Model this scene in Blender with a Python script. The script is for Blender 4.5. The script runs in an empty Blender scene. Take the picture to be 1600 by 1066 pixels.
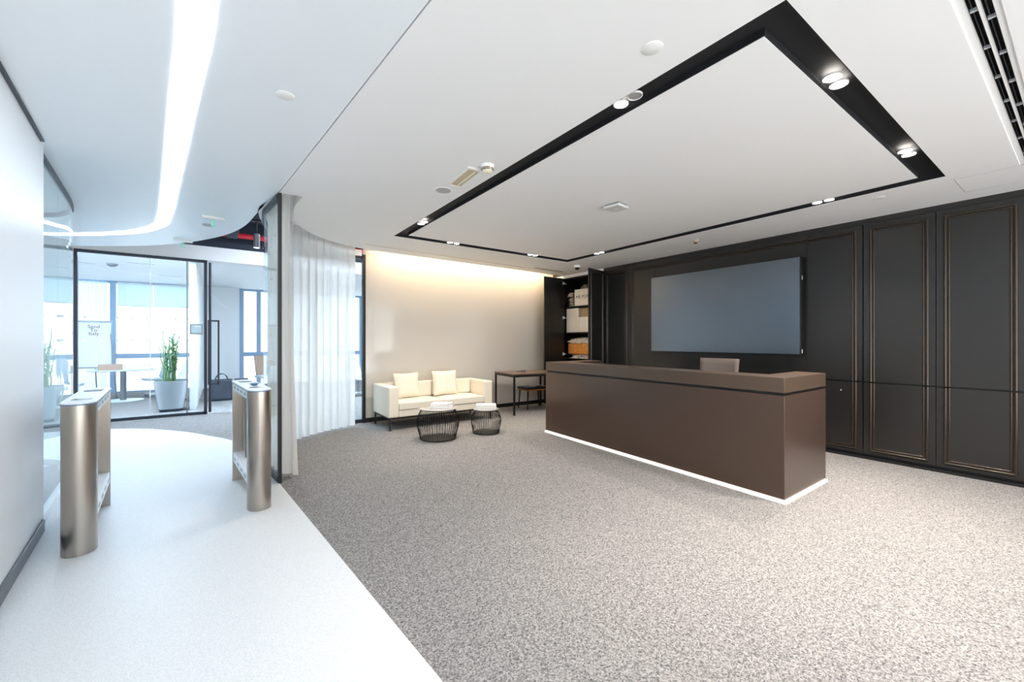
import bpy, bmesh, math, random
from mathutils import Vector, Matrix, geometry
random.seed(7)
SC = bpy.context.scene
COL = SC.collection
PI = math.pi
CE = 2.876                                   # ceiling height

# ------------------------------------------------------------------ helpers
def lin(h):
    h = h.lstrip('#')
    out = []
    for i in (0, 2, 4):
        c = int(h[i:i+2], 16)/255
        out.append(c/12.92 if c <= .04045 else ((c+.055)/1.055)**2.4)
    return (*out, 1.0)

def mat(name, col, rough=.5, metal=0., spec=.5, emit=None, estr=0., noise=None, bump=None, aniso=0., coat=0., trans=0.):
    """principled material; noise=(scale, second colour, low, high); bump=(scale, strength)"""
    m = bpy.data.materials.new(name); m.use_nodes = True
    nt = m.node_tree; b = nt.nodes['Principled BSDF']
    c = lin(col) if isinstance(col, str) else (*col, 1)
    b.inputs['Base Color'].default_value = c
    b.inputs['Roughness'].default_value = rough
    b.inputs['Metallic'].default_value = metal
    b.inputs['Specular IOR Level'].default_value = spec
    b.inputs['Coat Weight'].default_value = coat
    b.inputs['Anisotropic'].default_value = aniso
    b.inputs['Transmission Weight'].default_value = trans
    if emit:
        b.inputs['Emission Color'].default_value = lin(emit); b.inputs['Emission Strength'].default_value = estr
    tc = nt.nodes.new('ShaderNodeTexCoord')
    if noise:
        n = nt.nodes.new('ShaderNodeTexNoise'); n.inputs['Scale'].default_value = noise[0]; n.inputs['Detail'].default_value = 6 if noise[0] > 100 else 3; n.inputs['Roughness'].default_value = .75 if noise[0] > 100 else .5
        nt.links.new(tc.outputs['Object'], n.inputs['Vector'])
        r = nt.nodes.new('ShaderNodeValToRGB')
        r.color_ramp.elements[0].position = noise[2]; r.color_ramp.elements[0].color = c
        r.color_ramp.elements[1].position = noise[3]; r.color_ramp.elements[1].color = lin(noise[1])
        nt.links.new(n.outputs['Fac'], r.inputs['Fac']); nt.links.new(r.outputs['Color'], b.inputs['Base Color'])
    if bump:
        n2 = nt.nodes.new('ShaderNodeTexNoise'); n2.inputs['Scale'].default_value = bump[0]; n2.inputs['Detail'].default_value = 2
        nt.links.new(tc.outputs['Object'], n2.inputs['Vector'])
        bp = nt.nodes.new('ShaderNodeBump'); bp.inputs['Strength'].default_value = bump[1]; bp.inputs['Distance'].default_value = .003
        nt.links.new(n2.outputs['Fac'], bp.inputs['Height']); nt.links.new(bp.outputs['Normal'], b.inputs['Normal'])
    return m

def glass_mat(name, tint, refl=1.0, ior=1.45):
    m = bpy.data.materials.new(name); m.use_nodes = True
    nt = m.node_tree; nt.nodes.clear()
    o = nt.nodes.new('ShaderNodeOutputMaterial'); mx = nt.nodes.new('ShaderNodeMixShader')
    fr = nt.nodes.new('ShaderNodeFresnel'); fr.inputs['IOR'].default_value = ior
    t = nt.nodes.new('ShaderNodeBsdfTransparent'); t.inputs['Color'].default_value = (*tint, 1)
    g = nt.nodes.new('ShaderNodeBsdfGlossy'); g.inputs['Roughness'].default_value = 0.0
    g.inputs['Color'].default_value = (refl, refl, refl, 1)
    ge = nt.nodes.new('ShaderNodeNewGeometry'); sb = nt.nodes.new('ShaderNodeMath'); sb.operation = 'SUBTRACT'; sb.inputs[0].default_value = 1.0
    mu = nt.nodes.new('ShaderNodeMath'); mu.operation = 'MULTIPLY'    # the outer face reflects; the thin pane does not bend light
    nt.links.new(ge.outputs['Backfacing'], sb.inputs[1]); nt.links.new(fr.outputs[0], mu.inputs[0]); nt.links.new(sb.outputs[0], mu.inputs[1])
    nt.links.new(mu.outputs[0], mx.inputs[0]); nt.links.new(t.outputs[0], mx.inputs[1]); nt.links.new(g.outputs[0], mx.inputs[2])
    nt.links.new(mx.outputs[0], o.inputs[0])
    return m

def sheer_mat(name, col, see):
    m = bpy.data.materials.new(name); m.use_nodes = True
    nt = m.node_tree; nt.nodes.clear()
    o = nt.nodes.new('ShaderNodeOutputMaterial')
    d = nt.nodes.new('ShaderNodeBsdfDiffuse'); d.inputs[0].default_value = lin(col)
    tl = nt.nodes.new('ShaderNodeBsdfTranslucent'); tl.inputs[0].default_value = lin(col)
    tp = nt.nodes.new('ShaderNodeBsdfTransparent')
    a = nt.nodes.new('ShaderNodeMixShader'); a.inputs[0].default_value = .5
    c = nt.nodes.new('ShaderNodeMixShader'); c.inputs[0].default_value = see
    nt.links.new(d.outputs[0], a.inputs[1]); nt.links.new(tl.outputs[0], a.inputs[2])
    nt.links.new(a.outputs[0], c.inputs[1]); nt.links.new(tp.outputs[0], c.inputs[2]); nt.links.new(c.outputs[0], o.inputs[0])
    return m

def emit_mat(name, col, s):
    m = bpy.data.materials.new(name); m.use_nodes = True
    nt = m.node_tree; nt.nodes.clear()
    o = nt.nodes.new('ShaderNodeOutputMaterial'); e = nt.nodes.new('ShaderNodeEmission')
    e.inputs[0].default_value = lin(col); e.inputs[1].default_value = s
    nt.links.new(e.outputs[0], o.inputs[0]); return m

class MB:
    """collects shapes, then build() links them as ONE mesh object"""
    def __init__(s): s.bm = bmesh.new()
    def box(s, x0, x1, y0, y1, z0, z1, rot=0., piv=None):
        vs = [s.bm.verts.new((x, y, z)) for z in (z0, z1) for x, y in ((x0, y0), (x1, y0), (x1, y1), (x0, y1))]
        for f in ((3, 2, 1, 0), (4, 5, 6, 7), (0, 1, 5, 4), (1, 2, 6, 5), (2, 3, 7, 6), (3, 0, 4, 7)):
            s.bm.faces.new([vs[i] for i in f])
        if rot:
            p = piv or ((x0+x1)/2, (y0+y1)/2, 0)
            bmesh.ops.rotate(s.bm, cent=p, matrix=Matrix.Rotation(rot, 3, 'Z'), verts=vs)
        return vs
    def bar(s, p, q, w, h):
        """box section bar between two points"""
        p, q = Vector(p), Vector(q); d = (q-p).normalized()
        up = Vector((0, 0, 1)) if abs(d.z) < .9 else Vector((0, 1, 0))
        a = d.cross(up).normalized(); b = a.cross(d).normalized()
        ring = [[s.bm.verts.new(c + a*sx*w/2 + b*sy*h/2) for sx, sy in ((-1, -1), (1, -1), (1, 1), (-1, 1))] for c in (p, q)]
        s.bm.faces.new(ring[0][::-1]); s.bm.faces.new(ring[1])
        for i in range(4): s.bm.faces.new((ring[0][i], ring[0][(i+1) % 4], ring[1][(i+1) % 4], ring[1][i]))
    def tube(s, pts, r, seg=8, closed=False, r2=None):
        pts = [Vector(p) for p in pts]; n = len(pts); rings = []
        for i, p in enumerate(pts):
            if closed: d = pts[(i+1) % n]-pts[i-1]
            else: d = pts[min(i+1, n-1)]-pts[max(i-1, 0)]
            d.normalize()
            up = Vector((0, 0, 1)) if abs(d.z) < .95 else Vector((0, 1, 0))
            a = d.cross(up).normalized(); b = a.cross(d).normalized()
            rr = r if r2 is None else r+(r2-r)*i/(n-1)
            rings.append([s.bm.verts.new(p + (a*math.cos(t)+b*math.sin(t))*rr) for t in (2*PI*k/seg for k in range(seg))])
        m = n if closed else n-1
        for i in range(m):
            A, B = rings[i], rings[(i+1) % n]
            for k in range(seg): s.bm.faces.new((A[k], A[(k+1) % seg], B[(k+1) % seg], B[k]))
        if not closed:
            s.bm.faces.new(rings[0][::-1]); s.bm.faces.new(rings[-1])
    def cyl(s, c, r, z0, z1, seg=24, r2=None):
        r2 = r if r2 is None else r2
        s.lathe([(r, z0), (r2, z1)], c, seg)
    def lathe(s, prof, c=(0, 0), seg=24, cap=True):
        rings = [[s.bm.verts.new((c[0]+r*math.cos(2*PI*k/seg), c[1]+r*math.sin(2*PI*k/seg), z)) for k in range(seg)] for r, z in prof]
        for A, B in zip(rings, rings[1:]):
            for k in range(seg): s.bm.faces.new((A[k], A[(k+1) % seg], B[(k+1) % seg], B[k]))
        if cap:
            s.bm.faces.new(rings[0][::-1]); s.bm.faces.new(rings[-1])
    def prism(s, poly, z0, z1, holes=()):
        loops = [list(poly)] + [list(h) for h in holes]
        tri = geometry.tessellate_polygon([[Vector((x, y, 0)) for x, y in l] for l in loops])
        flat = [p for l in loops for p in l]
        lo = [s.bm.verts.new((x, y, z0)) for x, y in flat]; hi = [s.bm.verts.new((x, y, z1)) for x, y in flat]
        for t in tri:
            s.bm.faces.new([lo[i] for i in t]); s.bm.faces.new([hi[i] for i in t[::-1]])
        k = 0
        for l in loops:
            n = len(l)
            for i in range(n):
                a, b = k+i, k+(i+1) % n
                s.bm.faces.new((lo[a], lo[b], hi[b], hi[a]))
            k += n
    def quad(s, *pts): s.bm.faces.new([s.bm.verts.new(p) for p in pts])
    def grid(s, fn, nu, nv):
        g = [[s.bm.verts.new(fn(i/nu, j/nv)) for i in range(nu+1)] for j in range(nv+1)]
        for j in range(nv):
            for i in range(nu): s.bm.faces.new((g[j][i], g[j][i+1], g[j+1][i+1], g[j+1][i]))
    def build(s, name, m, parent=None, bev=0., smooth=False, seg=2, solid=0., sub=0):
        bmesh.ops.recalc_face_normals(s.bm, faces=s.bm.faces)
        me = bpy.data.meshes.new(name); s.bm.to_mesh(me); s.bm.free()
        me.materials.append(m)
        o = bpy.data.objects.new(name, me); COL.objects.link(o)
        if parent: o.parent = parent
        if smooth:
            for p in me.polygons: p.use_smooth = True
            try: me.set_sharp_from_angle(angle=math.radians(40))
            except Exception: pass
        if solid:
            md = o.modifiers.new('Solid', 'SOLIDIFY'); md.thickness = solid; md.offset = 0
        if bev:
            md = o.modifiers.new('Bevel', 'BEVEL'); md.width = bev; md.segments = seg; md.limit_method = 'ANGLE'
        if sub:
            md = o.modifiers.new('Sub', 'SUBSURF'); md.levels = md.render_levels = sub
        return o

def tag(o, label=None, cat=None, group=None, kind=None):
    if label: o['label'] = label
    if cat: o['category'] = cat
    if group: o['group'] = group
    if kind: o['kind'] = kind
    return o
def thing(name, label, cat, loc=(0, 0, 0), rz=0., group=None):
    o = bpy.data.objects.new(name, None); COL.objects.link(o)
    o.empty_display_size = .1
    o.location = loc; o.rotation_euler = (0, 0, rz)
    return tag(o, label, cat, group)
def struct(o, label=None, cat=None): return tag(o, label, cat, kind='structure')
def kids(o): return [c for c in COL.objects if c.parent == o]
def copy_tree(o, parent=None):
    c = o.copy(); COL.objects.link(c)
    if parent: c.parent = parent
    for ch in kids(o): copy_tree(ch, c)
    return c
def dup(root, loc, rz, label, group=None):
    c = copy_tree(root); c.location = loc; c.rotation_euler = (0, 0, rz); c['label'] = label
    if group: c['group'] = group
    return c
def text(name, body, size, m, parent, loc, rot, ext=.0006, align='CENTER', spacing=1.):
    cu = bpy.data.curves.new(name, 'FONT'); cu.body = body; cu.size = size; cu.extrude = ext
    cu.align_x = align; cu.align_y = 'CENTER'; cu.space_character = spacing
    t = bpy.data.objects.new(name+'_tmp', cu); COL.objects.link(t)
    dg = bpy.context.evaluated_depsgraph_get(); dg.update()
    me = bpy.data.meshes.new_from_object(t.evaluated_get(dg))
    COL.objects.unlink(t); bpy.data.objects.remove(t); me.name = name
    me.materials.clear(); me.materials.append(m)
    o = bpy.data.objects.new(name, me); COL.objects.link(o); o.location = loc; o.rotation_euler = rot
    if parent: o.parent = parent
    return o
def spline(pts, n=8):
    """Catmull-Rom through 2D points"""
    P = [Vector(p) for p in pts]; P = [P[0]*2-P[1]] + P + [P[-1]*2-P[-2]]; out = []
    for i in range(1, len(P)-2):
        for k in range(n):
            t = k/n
            out.append(.5*((2*P[i]) + (P[i+1]-P[i-1])*t + (2*P[i-1]-5*P[i]+4*P[i+1]-P[i+2])*t*t + (3*P[i]-P[i-1]-3*P[i+1]+P[i+2])*t**3))
    out.append(P[-2]); return [tuple(p) for p in out]
def offset(pts, d):
    """shift a 2D path to its left by d"""
    out = []
    for i, p in enumerate(pts):
        a = Vector(pts[max(i-1, 0)]); b = Vector(pts[min(i+1, len(pts)-1)]); t = (b-a).normalized()
        out.append((p[0]-t.y*d, p[1]+t.x*d))
    return out
def arclen(pts):
    L = [0.]
    for a, b in zip(pts, pts[1:]): L.append(L[-1]+(Vector(b)-Vector(a)).length)
    return L
def along(pts, L, s):
    for i in range(len(pts)-1):
        if s <= L[i+1] or i == len(pts)-2:
            t = (s-L[i])/max(1e-9, L[i+1]-L[i]); a, b = Vector(pts[i]), Vector(pts[i+1])
            return a.lerp(b, t), (b-a).normalized()

# ------------------------------------------------------------------ materials
M = {}
M['ceil'] = mat('ceiling_paint', '#f3f3f2', .6, spec=.3)
M['ceil_satin'] = mat('corridor_ceiling_paint', '#eef3f6', .32, spec=.35)
M['wall'] = mat('white_wall', '#f2f4f6', .35, spec=.4)
M['dark_ceil'] = mat('dark_soffit', '#2c3542', .8)
def grain(name, dark, light, scale, rough):
    """speckled pile: every little tuft has its own tone"""
    m = mat(name, dark, rough, spec=.12); nt = m.node_tree; b = nt.nodes['Principled BSDF']
    tc = nt.nodes.new('ShaderNodeTexCoord'); v = nt.nodes.new('ShaderNodeTexVoronoi'); v.inputs['Scale'].default_value = scale
    n = nt.nodes.new('ShaderNodeTexNoise'); n.inputs['Scale'].default_value = scale*.45; n.inputs['Detail'].default_value = 2
    sp = nt.nodes.new('ShaderNodeSeparateColor'); a = nt.nodes.new('ShaderNodeMath'); a.operation = 'ADD'
    r = nt.nodes.new('ShaderNodeValToRGB')
    r.color_ramp.elements[0].position = .28; r.color_ramp.elements[0].color = lin(dark)
    r.color_ramp.elements[1].position = .95; r.color_ramp.elements[1].color = lin(light)
    ml = nt.nodes.new('ShaderNodeMath'); ml.operation = 'MULTIPLY'; ml.inputs[1].default_value = .6
    mn = nt.nodes.new('ShaderNodeMath'); mn.operation = 'MULTIPLY'; mn.inputs[1].default_value = .65
    L = nt.links.new
    L(tc.outputs['Object'], v.inputs['Vector']); L(tc.outputs['Object'], n.inputs['Vector']); L(v.outputs['Color'], sp.inputs[0])
    L(sp.outputs[0], ml.inputs[0]); L(n.outputs['Fac'], mn.inputs[0]); L(ml.outputs[0], a.inputs[0]); L(mn.outputs[0], a.inputs[1])
    L(a.outputs[0], r.inputs['Fac']); L(r.outputs['Color'], b.inputs['Base Color'])
    return m
M['carpet'] = grain('grey_carpet', '#4c4c4f', '#a19f9d', 165, .9)
M['vinyl'] = mat('white_vinyl', '#c6cacc', .42, spec=.4, noise=(190, '#dfe2e4', .38, .60))
M['backwall'] = mat('back_painted_glass', '#ddd8d0', .06, spec=.55)
M['black'] = mat('black_lacquer', '#0a0a0c', .5)
M['trough'] = mat('trough_black', '#141519', .7)
M['panel'] = mat('charcoal_lacquer', '#1b1a19', .33, spec=.6, bump=(420, .08))
M['bead'] = mat('bronze_black_bead', '#3b332c', .22, metal=.55, spec=.7)
M['panel_dark'] = mat('cabinet_inside', '#0d0d0c', .5)
M['desk'] = mat('bronze_laminate', '#4b3b32', .26, metal=.15, spec=.6, bump=(500, .12))
M['desk_top'] = mat('bronze_counter', '#544539', .30, metal=.15, spec=.55)
M['tv'] = mat('matte_screen', '#7b838c', .27, metal=1.)
M['bezel'] = mat('black_bezel', '#0a0a0b', .4)
M['steel'] = mat('brushed_steel', '#b4aca2', .30, metal=1., aniso=.6)
M['alu'] = mat('white_aluminium', '#e8edf1', .35, metal=.1)
M['bluetop'] = mat('blue_edge', '#5f7f9e', .3)
M['leather'] = mat('ivory_leather', '#ebe4d3', .5, spec=.4, bump=(300, .08))
M['wire'] = mat('black_wire', '#1c1b1a', .35, metal=.3)
M['stone_top'] = mat('grey_glass_top', '#a9a7a2', .12, spec=.6)
M['paper'] = mat('white_paper', '#e8e7e4', .6)
M['cover_a'] = mat('printed_cover', '#efe9e6', .35, noise=(22, '#8d7f95', .55, .7))
M['cover_b'] = mat('warm_cover', '#f3ece3', .35, noise=(18, '#e0b9a0', .5, .75))
M['wood_orange'] = mat('oak_edge', '#b9752f', .5, noise=(40, '#8c5520', .4, .6))
M['table_top'] = mat('walnut_top', '#7a6555', .35, noise=(30, '#665344', .4, .6))
M['led'] = emit_mat('led_diffuser', '#e6f2ff', 7.2)
M['cove'] = emit_mat('cove_led', '#ffdfb4', 20.)
M['plinth'] = emit_mat('plinth_led', '#fff1e2', .9)
M['lamp'] = emit_mat('lamp_lens', '#fff6ea', 14.)
M['lamp_off'] = mat('unlit_reflector', '#dcdcda', .15, metal=.6)
M['ringwhite'] = mat('lamp_trim', '#e9e9e7', .3)
M['glass'] = glass_mat('clear_glass', (.93, .975, .98))
M['glass_clear'] = glass_mat('low_reflection_glass', (.95, .985, .99), ior=1.2)
M['glass_far'] = glass_mat('window_glass', (.97, .99, 1.))
M['navy'] = mat('dark_frame', '#262f3d', .4)
M['curtain'] = sheer_mat('sheer_curtain', '#ecebe8', .09)
M['blind'] = sheer_mat('roller_blind', '#dcecf8', .25)
M['plastic'] = mat('white_plastic', '#f2f2ef', .4)
M['ap'] = mat('access_point_shell', '#dcdcda', .35)
M['cream'] = mat('cream_plastic', '#f1e8cf', .4)
M['amber'] = mat('amber_grille', '#cdbd9a', .5)
M['speaker'] = mat('grey_mesh', '#b4b5b5', .7)
M['gold'] = mat('brass', '#d1a04a', .25, metal=1.)
M['red'] = mat('red_pipe_paint', '#c9202f', .4)
M['mullion'] = mat('blue_grey_window_frame', '#9db6d2', .4)  # glare haze from the windows is put into the frame colour
M['duct'] = mat('galvanised', '#6c7884', .4, metal=.5)
M['grey_metal'] = mat('grey_metal', '#8a8f93', .35, metal=.6)
M['pot'] = mat('grey_planter', '#b9c0c6', .25, metal=.15)
M['soil'] = mat('soil', '#4a4034', .9)
M['leaf'] = mat('bamboo_leaf', '#55804f', .5)
M['stem'] = mat('bamboo_stem', '#6f9560', .5)
M['white_shell'] = mat('white_shell', '#ccd8e2', .35)
M['chair_grey'] = mat('chair_brown', '#6e645d', .5)
M['brown_file'] = mat('brown_card', '#a08674', .7)
M['board'] = mat('whiteboard', '#eaf2f8', .2)
M['ink'] = mat('black_ink', '#202428', .6)
M['bag'] = mat('dark_bag', '#303743', .7)
M['tan'] = mat('tan_card', '#b9a277', .7)
M['box'] = mat('white_card', '#fbf6ec', .5)
M['orange'] = mat('orange_fabric', '#dd9540', .7, noise=(12, '#f0c68e', .55, .75))
M['wrap'] = mat('plastic_wrap', '#e8e2d8', .2, spec=.8, noise=(26, '#7a6d5c', .56, .66))
M['wrap_brown'] = mat('wrapped_jars', '#cfc3b2', .2, spec=.7, noise=(34, '#5a4734', .46, .6))
M['green'] = mat('green_sign', '#8fd9b8', .4, emit='#59d8a0', estr=.1)
M['screen_ui'] = mat('panel_screen', '#9fb4bf', .2, emit='#9fb4bf', estr=.2)
M['skirt'] = mat('dark_skirting', '#4c5560', .3)
M['frost'] = mat('frosted_dot', '#ffffff', .6)
M['bottle'] = mat('dark_bottle', '#2f3a38', .2)

# ------------------------------------------------------------------ room shell
def JX(y): return .7447-.0868*(y-1.646)            # the joint between carpet / white floor and between the two ceilings
def LX(y): return -1.075-.0965*(y-4.55)            # face of the left wall
BACK = -3.5
b = MB(); b.box(-4.6, 6.6, BACK, 15.6, -.12, 0); struct(b.build('floor', M['carpet']))
edge = [(JX(BACK), BACK), (JX(1.5), 1.5), (JX(4.75), 4.75)] + spline([(.425, 5.2), (.385, 5.8), (.29, 6.5), (.126, 7.1), (-.1, 7.55), (-.426, 8.13), (-.949, 8.78), (-1.44, 9.1), (-2.15, 9.32), (-3., 9.4)], 5)
b = MB(); b.prism(edge + [(-4.4, 9.4), (-4.4, 6.8), (-1.5, 6.8), (-1.25, 5.9), (-1.09, 4.6), (LX(BACK), BACK)], 0, .003)
struct(b.build('floor', M['vinyl']))

# main ceiling
FO = (1.985, 5.275, .765, 5.66); FW = .155           # black trough: outer rectangle x0 x1 y0 y1, width
outer_curve = spline([(JX(4.6), 4.6), (.415, 5.0), (.352, 5.32), (.40, 5.8), (.55, 6.32), (.86, 6.85), (1.3, 7.22), (1.75, 7.40), (2.02, 7.44)], 6)
pocket_out = spline([(2.0, 7.29), (1.78, 7.27), (1.38, 7.10), (1.0, 6.82), (.685, 6.40), (.50, 5.90), (.44, 5.4), (.52, 4.66)], 6)
pocket_in = spline([(.69, 4.66), (.672, 5.15), (.775, 5.72), (.99, 6.13), (1.3, 6.45), (1.65, 6.66), (2.0, 6.745)], 6)
outline = [(JX(BACK), BACK)] + outer_curve + pocket_out + pocket_in + [(6.33, 6.955), (6.33, BACK)]
fo = [(FO[0], FO[2]), (FO[1], FO[2]), (FO[1], FO[3]), (FO[0], FO[3])]
# the slots near the right foreground
SLOT = [(2.2, 6.2, .299, .325), (2.2, 6.2, .256, .284)]
SREC = [(2.1, .232), (6.28, .232), (6.28, .36), (2.1, .36)]
b = MB(); b.prism(outline, CE, CE+.1, [fo, SREC]); struct(b.build('ceiling', M['ceil']))
b = MB(); b.box(FO[0]+FW, FO[1]-FW, FO[2]+FW, FO[3]-FW, CE, CE+.1); struct(b.build('ceiling', M['ceil']))
b = MB()
b.prism([(2.1, .232), (6.28, .232), (6.28, .36), (2.1, .36)], CE+.006, CE+.016, [[(x0, y0), (x1, y0), (x1, y1), (x0, y1)] for x0, x1, y0, y1 in SLOT])
struct(b.build('ceiling', M['ceil']))
b = MB()
b.prism([(FO[0]-.01, FO[2]-.01), (FO[1]+.01, FO[2]-.01), (FO[1]+.01, FO[3]+.01), (FO[0]-.01, FO[3]+.01)], CE+.038, CE+.05)
b.prism(fo, CE+.002, CE+.038, [[(FO[0]+.006, FO[2]+.006), (FO[1]-.006, FO[2]+.006), (FO[1]-.006, FO[3]-.006), (FO[0]+.006, FO[3]-.006)]])
i0 = [(FO[0]+FW-.006, FO[2]+FW-.006), (FO[1]-FW+.006, FO[2]+FW-.006), (FO[1]-FW+.006, FO[3]-FW+.006), (FO[0]+FW-.006, FO[3]-FW+.006)]
b.prism(i0, CE+.002, CE+.038, [[(FO[0]+FW, FO[2]+FW), (FO[1]-FW, FO[2]+FW), (FO[1]-FW, FO[3]-FW), (FO[0]+FW, FO[3]-FW)]])
tag(struct(b.build('trim_1', M['trough'])), 'black rectangular light trough recessed in the white ceiling')
# upper slab that closes the ceiling void, the pocket and the cove
b = MB(); b.prism([(JX(BACK)+.01, BACK)] + outer_curve + [(2.02, 7.46), (6.5, 7.46), (6.5, BACK)], CE+.2, CE+.3); struct(b.build('ceiling', M['ceil']))
# corridor ceiling with its sweeping edge
bulge = spline([(JX(4.55)-.008, 4.55), (.405, 5.05), (.344, 5.609), (.249, 6.32), (.05, 6.99), (-.334, 7.72), (-.742, 8.25), (-1.152, 8.62), (-1.846, 9.08), (-2.7, 9.42), (-3.6, 9.55)], 6)
b = MB(); b.prism([(JX(BACK)-.008, BACK)] + bulge + [(-4.5, 9.55), (-4.5, BACK)], CE, CE+.13); struct(b.build('ceiling', M['ceil_satin']))
b = MB(); b.box(-4.6, 6.6, 4.4, 9.98, 3.75, 3.85); struct(b.build('ceiling', M['dark_ceil']))
b = MB(); b.box(-4.6, 6.6, 9.98, 15.6, 3.04, 3.14); struct(b.build('ceiling', M['ceil']))

# left wall with skirting and shadow gap
b = MB(); b.prism([(LX(BACK), BACK), (LX(4.55), 4.55), (LX(4.55)-.25, 4.55), (LX(BACK)-.25, BACK)], 0, CE); struct(b.build('wall_left', M['wall']))
b = MB(); b.prism([(LX(BACK), BACK), (LX(4.5), 4.5), (LX(4.5)+.014, 4.5), (LX(BACK)+.014, BACK)], .003, .09); struct(b.build('baseboard_left', M['skirt'], bev=.004))
b = MB(); b.prism([(LX(BACK), BACK), (LX(4.44), 4.44), (LX(4.44)+.02, 4.44), (LX(BACK)+.02, BACK)], CE-.012, CE); struct(b.build('trim_2', M['navy']))
b = MB(); b.box(-4.75, -4.5, BACK, 15.6, 0, 3.9); struct(b.build('wall_left', M['wall']))
# back wall: glossy back-painted glass, black skirting
b = MB(); b.box(2.06, 6.6, 7.30, 7.44, .0, CE+.2); struct(b.build('wall_back', M['backwall']))
b = MB(); b.box(2.045, 6.1, 7.285, 7.30, 0, .075); struct(b.build('baseboard_back', M['black']))
# right wall behind the cabinets
b = MB(); b.box(6.92, 7.05, BACK, 7.5, 0, CE+.3); b.box(6.33, 6.92, BACK, .372, 0, CE+.3); b.box(6.346, 6.92, .36, 7.3, 2.82, CE+.2)
struct(b.build('wall_right', M['panel']))
b = MB(); b.box(6.33, 6.345, .372, 5.735, 2.815, CE); struct(b.build('trim_3', M['panel']))
b = MB(); b.box(6.33, 6.345, 5.735, 7.3, 2.815, CE); struct(b.build('trim_7', M['ceil']))
# unseen rear wall; tall openings added to bring daylight onto the ceiling
b = MB(); b.box(-4.6, 7.05, BACK-.15, BACK, CE-.05, 3.9)
for x in (-4.5, -.32, 1.6, 3.5, 5.4, 6.9): b.box(x-.05, x+.05, BACK-.15, BACK, 0, CE)
struct(b.build('wall_rear', M['wall']))
# far zone walls
b = MB(); b.box(6.45, 6.6, 7.44, 15.6, 0, 3.9); struct(b.build('wall_right', M['wall']))
b = MB(); b.box(-4.5, -2.0, 9.94, 10.06, 0, 2.97); struct(b.build('wall_far', M['wall']))
b = MB(); b.box(-4.5, 6.45, 9.92, 10.08, 2.97, 3.24); struct(b.build('trim_4', M['ceil']))
b = MB(); b.box(-4.5, 6.45, 9.98, 10.06, 3.24, 3.75); struct(b.build('wall_far', M['dark_ceil']))
b = MB(); b.box(-.50, -.395, 10.7, 15.4, 0, 3.04); struct(b.build('wall_side', M['wall']))
b = MB(); b.box(-.395, .50, 15.25, 15.4, 0, 3.04); struct(b.build('wall_end', M['wall']))

# ------------------------------------------------------------------ far windows
WY = 15.4
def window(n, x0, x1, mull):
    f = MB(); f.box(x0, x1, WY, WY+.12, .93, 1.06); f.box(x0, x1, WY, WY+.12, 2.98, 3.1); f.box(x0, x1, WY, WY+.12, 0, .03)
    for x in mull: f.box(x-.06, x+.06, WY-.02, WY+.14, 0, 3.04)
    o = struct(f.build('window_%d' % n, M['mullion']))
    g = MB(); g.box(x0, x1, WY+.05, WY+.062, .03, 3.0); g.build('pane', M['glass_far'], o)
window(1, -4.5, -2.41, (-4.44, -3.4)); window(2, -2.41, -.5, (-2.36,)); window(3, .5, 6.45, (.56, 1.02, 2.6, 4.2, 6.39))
def blind(x0, x1, z0, label):
    t = thing('roller_blind', label, 'blind', ((x0+x1)/2, WY-.06, z0), 0, 'roller blinds on the meeting room windows')
    w = (x1-x0)/2
    s = MB(); s.box(-w, w, -.003, .003, .02, 3.0-z0); s.build('fabric', M['blind'], t)
    s = MB(); s.box(-w, w, -.012, .012, 0, .025); s.build('bottom_rail', M['alu'], t)
    s = MB(); s.tube([(-w, 0, 3.0-z0), (w, 0, 3.0-z0)], .03, 10); s.build('roller', M['alu'], t)
blind(-2.26, -1.53, 2.36, 'pale roller blind lowered on the window right of the whiteboard, left half')
blind(-1.51, -.55, 2.37, 'pale roller blind lowered behind the tall potted plant')
blind(-4.35, -3.5, 2.36, 'pale roller blind at the far left end of the meeting room')
t = thing('sheer_blind', 'white vertical striped sheer blind hanging behind the whiteboard easel', 'blind', (-2.85, WY-.12, 0))
s = MB(); s.grid(lambda u, v: (-.4+.8*u, .025*math.sin(u*2*PI*9), .05+2.95*v), 90, 1); s.build('fabric', M['blind'], t)

# ------------------------------------------------------------------ glass partitions
def glass_strip(path, z0, z1, th, name, parent, m):
    a, c = offset(path, th/2), offset(path, -th/2)
    s = MB(); s.prism(a + c[::-1], z0, z1); return s.build(name, m, parent)
# curved lounge partition
t = thing('glass_partition', 'curved floor to ceiling glass screen with black post behind the sheer curtain', 'glass partition')
gp = spline([(.487, 4.70), (.435, 5.15), (.412, 5.45), (.47, 5.95), (.66, 6.45), (.98, 6.87), (1.4, 7.16), (1.80, 7.31), (2.02, 7.335)], 6)
k = len(gp)//2+3
glass_strip(gp[1:13], .06, CE-.03, .012, 'pane', t, M['glass_clear'])
glass_strip(gp[13:31], .06, CE-.03, .012, 'pane', t, M['glass_clear'])
glass_strip(gp[31:], .06, CE-.03, .012, 'pane', t, M['glass_clear'])
glass_strip(gp, CE-.05, CE, .04, 'top_rail', t, M['navy'])
glass_strip(gp, .003, .06, .04, 'bottom_rail', t, M['navy'])
s = MB(); s.box(.472, .504, 4.655, 4.715, .003, CE); s.build('end_post', M['black'], t)
s = MB(); s.box(2.015, 2.058, 7.27, 7.36, .0, CE+.02); s.build('wall_post', M['black'], t)
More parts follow.
